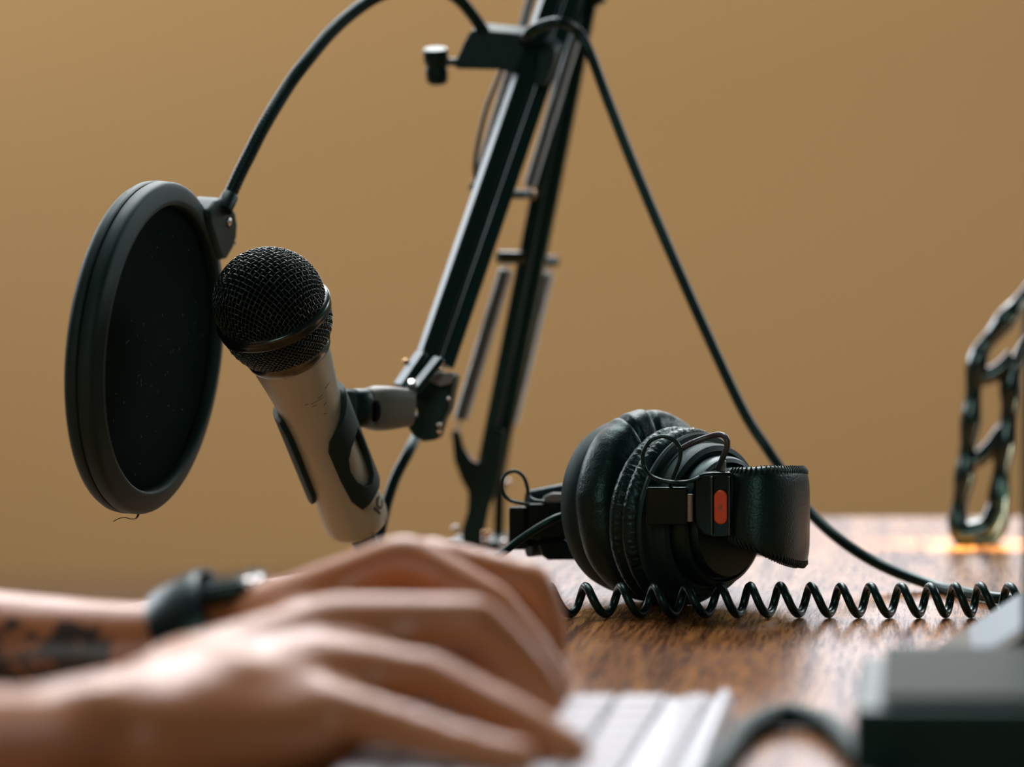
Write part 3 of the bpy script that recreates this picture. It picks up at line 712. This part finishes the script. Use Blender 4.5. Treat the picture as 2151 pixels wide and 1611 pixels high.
MB().tube(pt0[:-1] + pth + [pth[-1] + Vector((.02, 0, -.0124)), pth[-1] + Vector((.10, .004, -.0126)), pth[-1] + Vector((.45, .01, -.0126)), pth[-1] + Vector((.84, -.02, -.0126))], rw, 12).build('coiled_cord', RUBBER, hp, smooth=80)

# ------------------------------------------------------------------ openwork stand
STANDM = mat('gloss_enamel', (.004, .011, .010), .2, spec=.8, coat=.8)
os_ = thing('openwork_stand', 'glossy black openwork stand of wavy bars standing in the sunlit strip', 'decoration', P(2060, 1140, 3.58))
so_ = 3.60
def wob(path, r, f=3.2, amp_=.14, ph=0):
    out = []; 
    L = 0
    for i in range(len(path)):
        if i: L += (path[i] - path[i - 1]).length
        out.append(r * (1 + amp_ * math.sin(L / .0145 * PI * .9 + ph)))
    return out
railA = pxpath([(2035, 1132, so_), (2016, 1118, so_), (2012, 1085, so_), (2022, 1030, so_), (2030, 965, so_), (2037, 900, so_), (2044, 830, so_), (2050, 775, so_), (2062, 735, so_), (2098, 690, so_), (2135, 645, so_), (2180, 600, so_), (2250, 575, so_), (2310, 610, so_), (2320, 690, so_), (2316, 800, so_), (2325, 950, so_), (2310, 1090, so_), (2285, 1130, so_)], 8)
railB = pxpath([(2050, 1134, so_), (2085, 1125, so_), (2103, 1098, so_), (2097, 1060, so_), (2103, 990, so_), (2112, 920, so_), (2122, 850, so_), (2124, 790, so_), (2150, 745, so_), (2190, 715, so_), (2230, 740, so_), (2238, 800, so_), (2232, 900, so_), (2240, 1000, so_), (2225, 1090, so_), (2245, 1125, so_), (2285, 1132, so_)], 8)
MB().tube(railA, wob(railA, .0056), 14, flat=1.3).build('outer_bar', STANDM, os_, smooth=80)
MB().tube(railB, wob(railB, .0060, ph=1.2), 14, flat=1.3).build('inner_bar', STANDM, os_, smooth=80)
for pts, r_ in (([(2048, 792, so_), (2072, 792, so_), (2104, 775, so_), (2130, 748, so_)], .0052), ([(2034, 972, so_), (2055, 965, so_), (2082, 940, so_), (2106, 905, so_)], .0050), ([(2020, 1122, so_), (2048, 1118, so_), (2078, 1104, so_), (2096, 1068, so_)], .0072)):
    q = pxpath(pts, 8); MB().tube(q, r_, 14, flat=1.3).build('cross_bar', STANDM, os_, smooth=80)

# ------------------------------------------------------------------ things at the near corner
mn = thing('monitor', 'dark upright display panel at the picture edge behind the slanted tablet', 'monitor', (0.1, .938, 0))
MB().box((.0985, .938, .078), (.125, .012, .152)).build('panel', BLACK, mn, bevel=.002)
MB().box((.12, .941, .006), (.06, .014, .012)).build('foot', BLACK, mn, bevel=.002)
tbx = thing('tablet', 'pale grey tablet propped at a slant on a small wedge', 'tablet', (.03, 1.05, 0))
ca, sa = math.cos(R(33.5)), math.sin(R(33.5))
def inc(u, y, h): return Vector((.0022 + u * ca - h * sa, y, .0072 + u * sa + h * ca))
yf, yn = 1.055, .955
MB().add([inc(u, y, h) for u in (0, .20) for y in (yn, yf) for h in (-.006, 0)], [(0,1,3,2),(4,6,7,5),(0,4,5,1),(2,3,7,6),(0,2,6,4),(1,5,7,3)]).build('body', TABB, tbx, bevel=.0012)
MB().add([inc(u, y, h) for u in (.020, .19) for y in (yn + .012, yf - .006) for h in (-.001, .0006)], [(0,1,3,2),(4,6,7,5),(0,4,5,1),(2,3,7,6),(0,2,6,4),(1,5,7,3)]).build('screen', SCREENB, tbx)
MB().prism([Vector((.020, yn + .02, 0)), Vector((.165, yn + .02, 0)), Vector((.165, yn + .02, .104)), Vector((.020, yn + .02, .0085))], .05).build('wedge', BLACK, tbx)
ab = thing('audio_interface', 'black box with a grey metal top lying on the table beside the tablet', 'audio interface', (.08, .87, 0))
MB().box((.1385, .870, .0135), (.322, .104, .027)).build('body', BLACK, ab, bevel=.002)
MB().box((.1425, .874, .0287), (.312, .102, .0032)).build('top_plate', GREYTOP, ab, bevel=.001)

# ------------------------------------------------------------------ keyboard
kA, kB = T(1546, 1440), T(1459, 1611)
kb = thing('keyboard', 'slim white keyboard with silver edge under the typing fingers', 'keyboard', (.0, .82, 0))
xE = -.0705; xW = xE - .115; yF = .958; yN = .675
MB().box(((xE + xW) / 2, (yF + yN) / 2, .0035), (xE - xW, yF - yN, .0055)).build('case', ALU, kb, bevel=.0012)
MB().tube([Vector((xE - .0035, yN + .002, .0066)), Vector((xE - .0035, yF - .002, .0066))], .0030, 16).build('edge_bar', ALU, kb)
m0 = None
rows = 6; pitch = .0183
for r_ in range(rows):
    x = xE - .0145 - pitch * r_ + (.002 if r_ == 0 else 0)
    y = yF - .010; c = 0
    while y > yN + .012:
        ln = .0160
        if r_ == 5 and c in (5,): ln = .088
        if r_ == 4 and c in (0, 12): ln = .030
        if r_ == 3 and c == 0: ln = .025
        w_ = .0078 if r_ == 0 else .0160
        y -= ln / 2
        if y - ln / 2 < yN + .003: break
        me_key = (round(ln, 4), w_)
        if m0 is None: m0 = {}
        if me_key not in m0:
            o = MB().box((x, y, .0076), (w_, ln, .0032)).build('key', KEYW, kb, bevel=.0008, seg=2)
            for v_ in o.data.vertices: v_.co -= Vector((x, y, .0076)) - kb.location
            o.location = Vector((x, y, .0076)) - kb.location
            m0[me_key] = o
        else:
            o = m0[me_key].copy(); COL.objects.link(o); o.parent = kb; o.location = Vector((x, y, .0076)) - kb.location
        y -= ln / 2 + .0023; c += 1

# ------------------------------------------------------------------ the person
def skin_mat():
    m = mat('skin', (0.50, 0.20, 0.078), 0.36, sss=0.06)
    nt = m.node_tree; N = nt.nodes; L = nt.links; b = N['Principled BSDF']
    tc = N.new('ShaderNodeTexCoord'); sep = N.new('ShaderNodeSeparateXYZ'); wp = N.new('ShaderNodeVectorMath'); wp.operation = 'ADD'; wp.inputs[1].default_value = (-.66, .84, FZ); L.new(tc.outputs['Object'], wp.inputs[0]); L.new(wp.outputs[0], sep.inputs[0])
    def mth(op, *a):
        n_ = N.new('ShaderNodeMath'); n_.operation = op
        for i, v_ in enumerate(a):
            if isinstance(v_, (int, float)): n_.inputs[i].default_value = v_
            else: L.new(v_, n_.inputs[i])
        return n_.outputs[0]
    # tattoo: leafy dark strokes on the forearm with the watch only
    mp = N.new('ShaderNodeMapping'); mp.inputs['Scale'].default_value = (62, 40, 62); L.new(tc.outputs['Object'], mp.inputs[0])
    vo = N.new('ShaderNodeTexVoronoi'); vo.feature = 'DISTANCE_TO_EDGE'; vo.inputs['Scale'].default_value = 1
    ns = N.new('ShaderNodeTexNoise'); ns.inputs['Scale'].default_value = 70; L.new(tc.outputs['Object'], ns.inputs['Vector'])
    ad = N.new('ShaderNodeMix'); ad.data_type = 'RGBA'; ad.inputs[0].default_value = .35; L.new(mp.outputs[0], ad.inputs[6]); 
    sc = N.new('ShaderNodeVectorMath'); sc.operation = 'SCALE'; sc.inputs['Scale'].default_value = 2.2; L.new(ns.outputs['Color'], sc.inputs[0])
    va = N.new('ShaderNodeVectorMath'); va.operation = 'ADD'; L.new(mp.outputs[0], va.inputs[0]); L.new(sc.outputs[0], va.inputs[1])
    L.new(va.outputs[0], vo.inputs['Vector'])
    line = mth('LESS_THAN', vo.outputs['Distance'], .16)
    nb_ = N.new('ShaderNodeTexNoise'); nb_.inputs['Scale'].default_value = 34; nb_.inputs['Detail'].default_value = 2; L.new(tc.outputs['Object'], nb_.inputs['Vector'])
    blot = mth('GREATER_THAN', nb_.outputs['Fac'], .45)
    ink = mth('MAXIMUM', line, blot)
    zone = mth('MULTIPLY', mth('LESS_THAN', sep.outputs[0], -.299), mth('GREATER_THAN', sep.outputs[1], .90))
    zone = mth('MULTIPLY', zone, mth('LESS_THAN', mth('ADD', sep.outputs[2], mth('MULTIPLY', ns.outputs['Fac'], .020)), .0440))
    zone = mth('MULTIPLY', zone, mth('GREATER_THAN', sep.outputs[0], -.46))
    fac = mth('MULTIPLY', mth('MULTIPLY', ink, zone), .93)
    mx = N.new('ShaderNodeMix'); mx.data_type = 'RGBA'; L.new(fac, mx.inputs[0]); mx.inputs[6].default_value = (0.50, 0.20, 0.078, 1); mx.inputs[7].default_value = (.015, .024, .024, 1)
    L.new(mx.outputs[2], b.inputs['Base Color'])
    return m
SKIN = skin_mat()
per_ = thing('person', 'person typing with both hands, tattooed forearm and a black watch on one wrist', 'person', (-.66, .84, FZ))
def capsule(mb, a, b, ra, rb, n_=16, fl=1.0):
    a, b = Vector(a), Vector(b); d = b - a; L = d.length
    if L < 1e-6: d = Vector((0, 0, 1)); L = 1e-6
    M_ = frame(a, d, (0, 0, 1) if abs(d.normalized().z) < .9 else (1, 0, 0))
    prof_ = [(ra * math.sin(R(t)), -ra * math.cos(R(t))) for t in (1, 18, 36, 54, 72, 90)] + [(rb * math.sin(R(t)), L + rb * -math.cos(R(t))) for t in (90, 108, 126, 144, 162, 179)]
    k_ = len(prof_); vs = []; fs = []
    for i in range(n_):
        an = 2 * PI * i / n_
        vs += [M_ @ Vector((r_ * math.cos(an) * fl, r_ * math.sin(an), z)) for r_, z in prof_]
    for i in range(n_):
        j = (i + 1) % n_
        fs += [(i * k_ + q, j * k_ + q, j * k_ + q + 1, i * k_ + q + 1) for q in range(k_ - 1)]
    fs += [tuple(i * k_ for i in range(n_)), tuple(i * k_ + k_ - 1 for i in reversed(range(n_)))]
    mb.add(vs, fs)
def chain(mb, pts, fl=1.0):
    for (a, ra), (b, rb) in zip(pts, pts[1:]): capsule(mb, a, b, ra, rb, fl=fl)
def remeshed(mb, name, m, parent, vox, it=6):
    o = mb.build(name, m, parent, smooth=0)
    md = o.modifiers.new('union', 'REMESH'); md.mode = 'VOXEL'; md.voxel_size = vox; md.use_smooth_shade = True
    md = o.modifiers.new('soften', 'SMOOTH'); md.factor = .5; md.iterations = it
    return o
B = MB()
# hand nearer the camera: little finger side towards the lens
hN = dict(
    wrist=PY(285, 1520, .822),
    index=[(PY(692, 1322, .905), .0115), (PY(950, 1318, .905), .0092), (PY(1050, 1400, .90), .0082), (PY(1095, 1465, .895), .0072)],
    middle=[(PY(690, 1318, .878), .0120), (PY(1000, 1308, .872), .0098), (PY(1098, 1392, .875), .0083), (PY(1160, 1470, .877), .0072)],
    ring=[(PY(668, 1398, .858), .0115), (PY(905, 1424, .850), .0094), (PY(1085, 1512, .836), .0080), (PY(1205, 1580, .828), .0070)],
    little=[(PY(640, 1478, .838), .0105), (PY(832, 1524, .826), .0083), (PY(975, 1566, .815), .0072), (PY(1100, 1592, .808), .0063)])
for nm, cr_, cp_ in (('index', .017, (380, 1440, .865)), ('middle', .018, (380, 1452, .850)), ('ring', .019, (370, 1490, .835)), ('little', .019, (360, 1530, .822))):
    f = hN[nm]; capsule(B, PY(*cp_), f[0][0], cr_, f[0][1]); chain(B, f)
capsule(B, hN['wrist'], PY(380, 1490, .840), .019, .022); capsule(B, hN['wrist'], PY(430, 1435, .860), .0195, .0165); capsule(B, PY(330, 1560, .815), PY(640, 1535, .832), .021, .0135); capsule(B, PY(420, 1530, .825), PY(620, 1450, .848), .021, .014)
chain(B, [(PY(400, 1480, .865), .016), (PY(600, 1500, .905), .013), (PY(740, 1500, .925), .011), (PY(850, 1505, .935), .009)])
capsule(B, PY(480, 1460, .85), PY(620, 1440, .87), .020, .015); capsule(B, PY(480, 1480, .835), PY(610, 1480, .85), .019, .015)
eN = Vector((-.41, .57, .033))
chain(B, [(hN['wrist'], .0195), (PY(60, 1578, .79), .0198), (hN['wrist'].lerp(eN, .45) + Vector((0, 0, .002)), .027), (hN['wrist'].lerp(eN, .8) + Vector((0, 0, .008)), .038), (eN, .036)])
capsule(B, PY(180, 1490, .80), PY(200, 1500, .80), .010, .010)
shN = Vector((-.63, .65, .26)); chain(B, [(eN, .037), (eN.lerp(shN, .5), .045), (shN, .055)])
# far hand, thumb side towards the lens
wF = PY(455, 1352, .968)
hF = dict(
    index=[(PY(850, 1178, .955), .0112), (PY(1030, 1272, .948), .0096), (PY(1115, 1362, .945), .0083), (PY(1172, 1440, .943), .0073)],
    middle=[(PY(905, 1186, .982), .0115), (PY(1118, 1234, .984), .0100), (PY(1152, 1330, .982), .0086), (PY(1150, 1420, .980), .0074)],
    ring=[(PY(930, 1196, 1.006), .0110), (PY(1085, 1240, 1.010), .0094), (PY(1120, 1330, 1.006), .0080), (PY(1115, 1400, 1.004), .0070)],
    little=[(PY(890, 1215, 1.026), .0100), (PY(1020, 1260, 1.032), .0082), (PY(1060, 1330, 1.030), .0070), (PY(1065, 1375, 1.028), .0062)])
for nm, cr_, cp_ in (('index', .0165, (560, 1318, .955)), ('middle', .0175, (560, 1316, .972)), ('ring', .0175, (555, 1322, .988)), ('little', .016, (545, 1335, 1.0))):
    f = hF[nm]; capsule(B, PY(*cp_), f[0][0], cr_, f[0][1]); chain(B, f)
capsule(B, wF, PY(560, 1330, .972), .0195, .021)
chain(B, [(PY(560, 1345, .952), .016), (PY(720, 1340, .925), .013), (PY(850, 1385, .918), .011), (PY(960, 1425, .915), .009)])
eF = Vector((-.515, 1.0, .032))
chain(B, [(wF, .0195), (PY(300, 1380, .965), .0208), (PY(100, 1384, .965), .0240), (PY(-60, 1384, .968), .0270), (wF.lerp(eF, .75) + Vector((0, 0, .006)), .036), (eF, .036)])
shF = Vector((-.66, 1.03, .26)); chain(B, [(eF, .037), (eF.lerp(shF, .5), .045), (shF, .055)])
# neck and head, body inside the shirt
tc_ = Vector((-.69, .84, .0))
capsule(B, tc_ + Vector((0, 0, .24)), tc_ + Vector((.02, 0, .40)), .062, .055)
hc = Vector((-.635, .84, .445))
capsule(B, hc + Vector((-.02, 0, .02)), hc + Vector((.005, 0, -.06)), .095, .058); capsule(B, hc + Vector((.02, 0, -.02)), hc + Vector((.05, 0, -.085)), .06, .026)
capsule(B, hc + Vector((.085, 0, .01)), hc + Vector((.105, 0, -.03)), .010, .015)
for s_ in (1, -1):
    capsule(B, hc + Vector((-.02, s_ * .088, .01)), hc + Vector((-.015, s_ * .09, -.03)), .018, .012)
    capsule(B, tc_ + Vector((0, s_ * .16, -.02)), tc_ + Vector((0, s_ * .14, .22)), .08, .075)
capsule(B, tc_ + Vector((0, -.12, .0)), tc_ + Vector((0, .12, .0)), .08, .08); capsule(B, tc_ + Vector((0, -.14, .21)), tc_ + Vector((0, .14, .21)), .075, .075)
body = remeshed(B, 'body', SKIN, per_, .0026, 22)
SH = mat('shirt_cotton', (.03, .035, .04), .9); TR = mat('trouser_denim', (.03, .04, .06), .9)
C = MB()
for s_ in (1, -1):
    capsule(C, tc_ + Vector((-.0, s_ * .10, -.24)), tc_ + Vector((0, s_ * .12, .22)), .125, .112)
    capsule(C, tc_ + Vector((0, s_ * .10, .27)), tc_ + Vector((.01, s_ * .19, .25)), .075, .07)
capsule(C, tc_ + Vector((.012, -.09, .19)), tc_ + Vector((.012, .09, .19)), .112, .112); capsule(C, tc_ + Vector((.012, -.07, -.02)), tc_ + Vector((.012, .07, -.02)), .122, .122); capsule(C, tc_ + Vector((.008, -.07, -.22)), tc_ + Vector((.008, .07, -.22)), .12, .12)
for e_, sh_ in ((eN, shN), (eF, shF)): capsule(C, e_.lerp(sh_, .45), sh_, .057, .068)
remeshed(C, 'shirt', SH, per_, .006, 3)
C = MB()
for s_ in (1, -1):
    hp_ = tc_ + Vector((0, s_ * .10, -.27)); kn = Vector((-.28, .84 + s_ * .14, -.20)); an_ = Vector((-.30, .84 + s_ * .15, FZ + .09))
    chain(C, [(hp_, .105), (kn, .062), (an_, .046)])
remeshed(C, 'trousers', TR, per_, .007, 3)
for s_ in (1, -1):
    C = MB(); capsule(C, (-.33, .84 + s_ * .15, FZ + .042), (-.16, .84 + s_ * .15, FZ + .036), .042, .034); C.build('shoe', BLACK, per_)
C = MB(); capsule(C, hc + Vector((-.035, 0, .045)), hc + Vector((-.045, 0, .0)), .092, .085); remeshed(C, 'hair', mat('hair', (.03, .02, .012), .7), per_, .005, 2)
for s_ in (1, -1):
    C = MB(); capsule(C, hc + Vector((.0645, s_ * .030, .004)), hc + Vector((.0655, s_ * .030, .004)), .0115, .0115); C.build('eye', mat('eye_white', (.6, .6, .6), .2), per_)
C = MB(); capsule(C, hc + Vector((.070, -.020, -.062)), hc + Vector((.070, .020, -.062)), .007, .007); C.build('mouth', mat('lips', (.4, .14, .1), .5), per_)
stl = thing('stool', 'round black stool under the seated person', 'stool', (-.69, .84, FZ))
MB().lathe([(1e-5, .31), (.17, .31), (.18, .32), (.18, .345), (.17, .355), (1e-5, .355)], frame((-.69, .84, FZ), (0, 0, 1)), 40).build('seat', BLACK, stl)
for a in range(4):
    c_, s_ = math.cos(R(45 + 90 * a)), math.sin(R(45 + 90 * a))
    MB().tube([(-.69 + .12 * c_, .84 + .12 * s_, FZ + .31), (-.69 + .17 * c_, .84 + .17 * s_, FZ)], .013, 10).build('leg', DARKMETAL, stl)

# wrist watch on the far hand
wt = thing('wristwatch', 'black wristwatch with steel crown on the tattooed arm', 'watch', PY(440, 1350, .967))
cw = PY(432, 1340, .967); wn = Vector((.80, 0.02, .42)).normalized(); Mw = frame(cw, wn)
MB().lathe([(.0212, -.0105), (.0224, -.0105), (.0232, -.008), (.0234, 0), (.0232, .008), (.0224, .0105), (.0212, .0105), (.0208, 0)], Mw @ Matrix.Diagonal((1.06, 1.18, 1, 1)), 64, closed=True).build('strap', WATCHM, wt, smooth=50)
cs = PY(470, 1238, .967)
rotc = Matrix((Vector((.985, 0, .17)), Vector((0, 1, 0)), Vector((-.17, 0, .985)))).transposed()
MB().box(cs, (.026, .034, .0075), rotc).build('case', WATCHM, wt, bevel=.0028, seg=3)
MB().box(cs + rotc @ Vector((0, 0, .0042)), (.021, .029, .0012), rotc).build('face', GLOSS, wt, bevel=.0005)
MB().box(cs + rotc @ Vector((.0125, -.004, .0005)), (.006, .020, .0062), rotc).build('crown', CHROME, wt, bevel=.0022, seg=3)
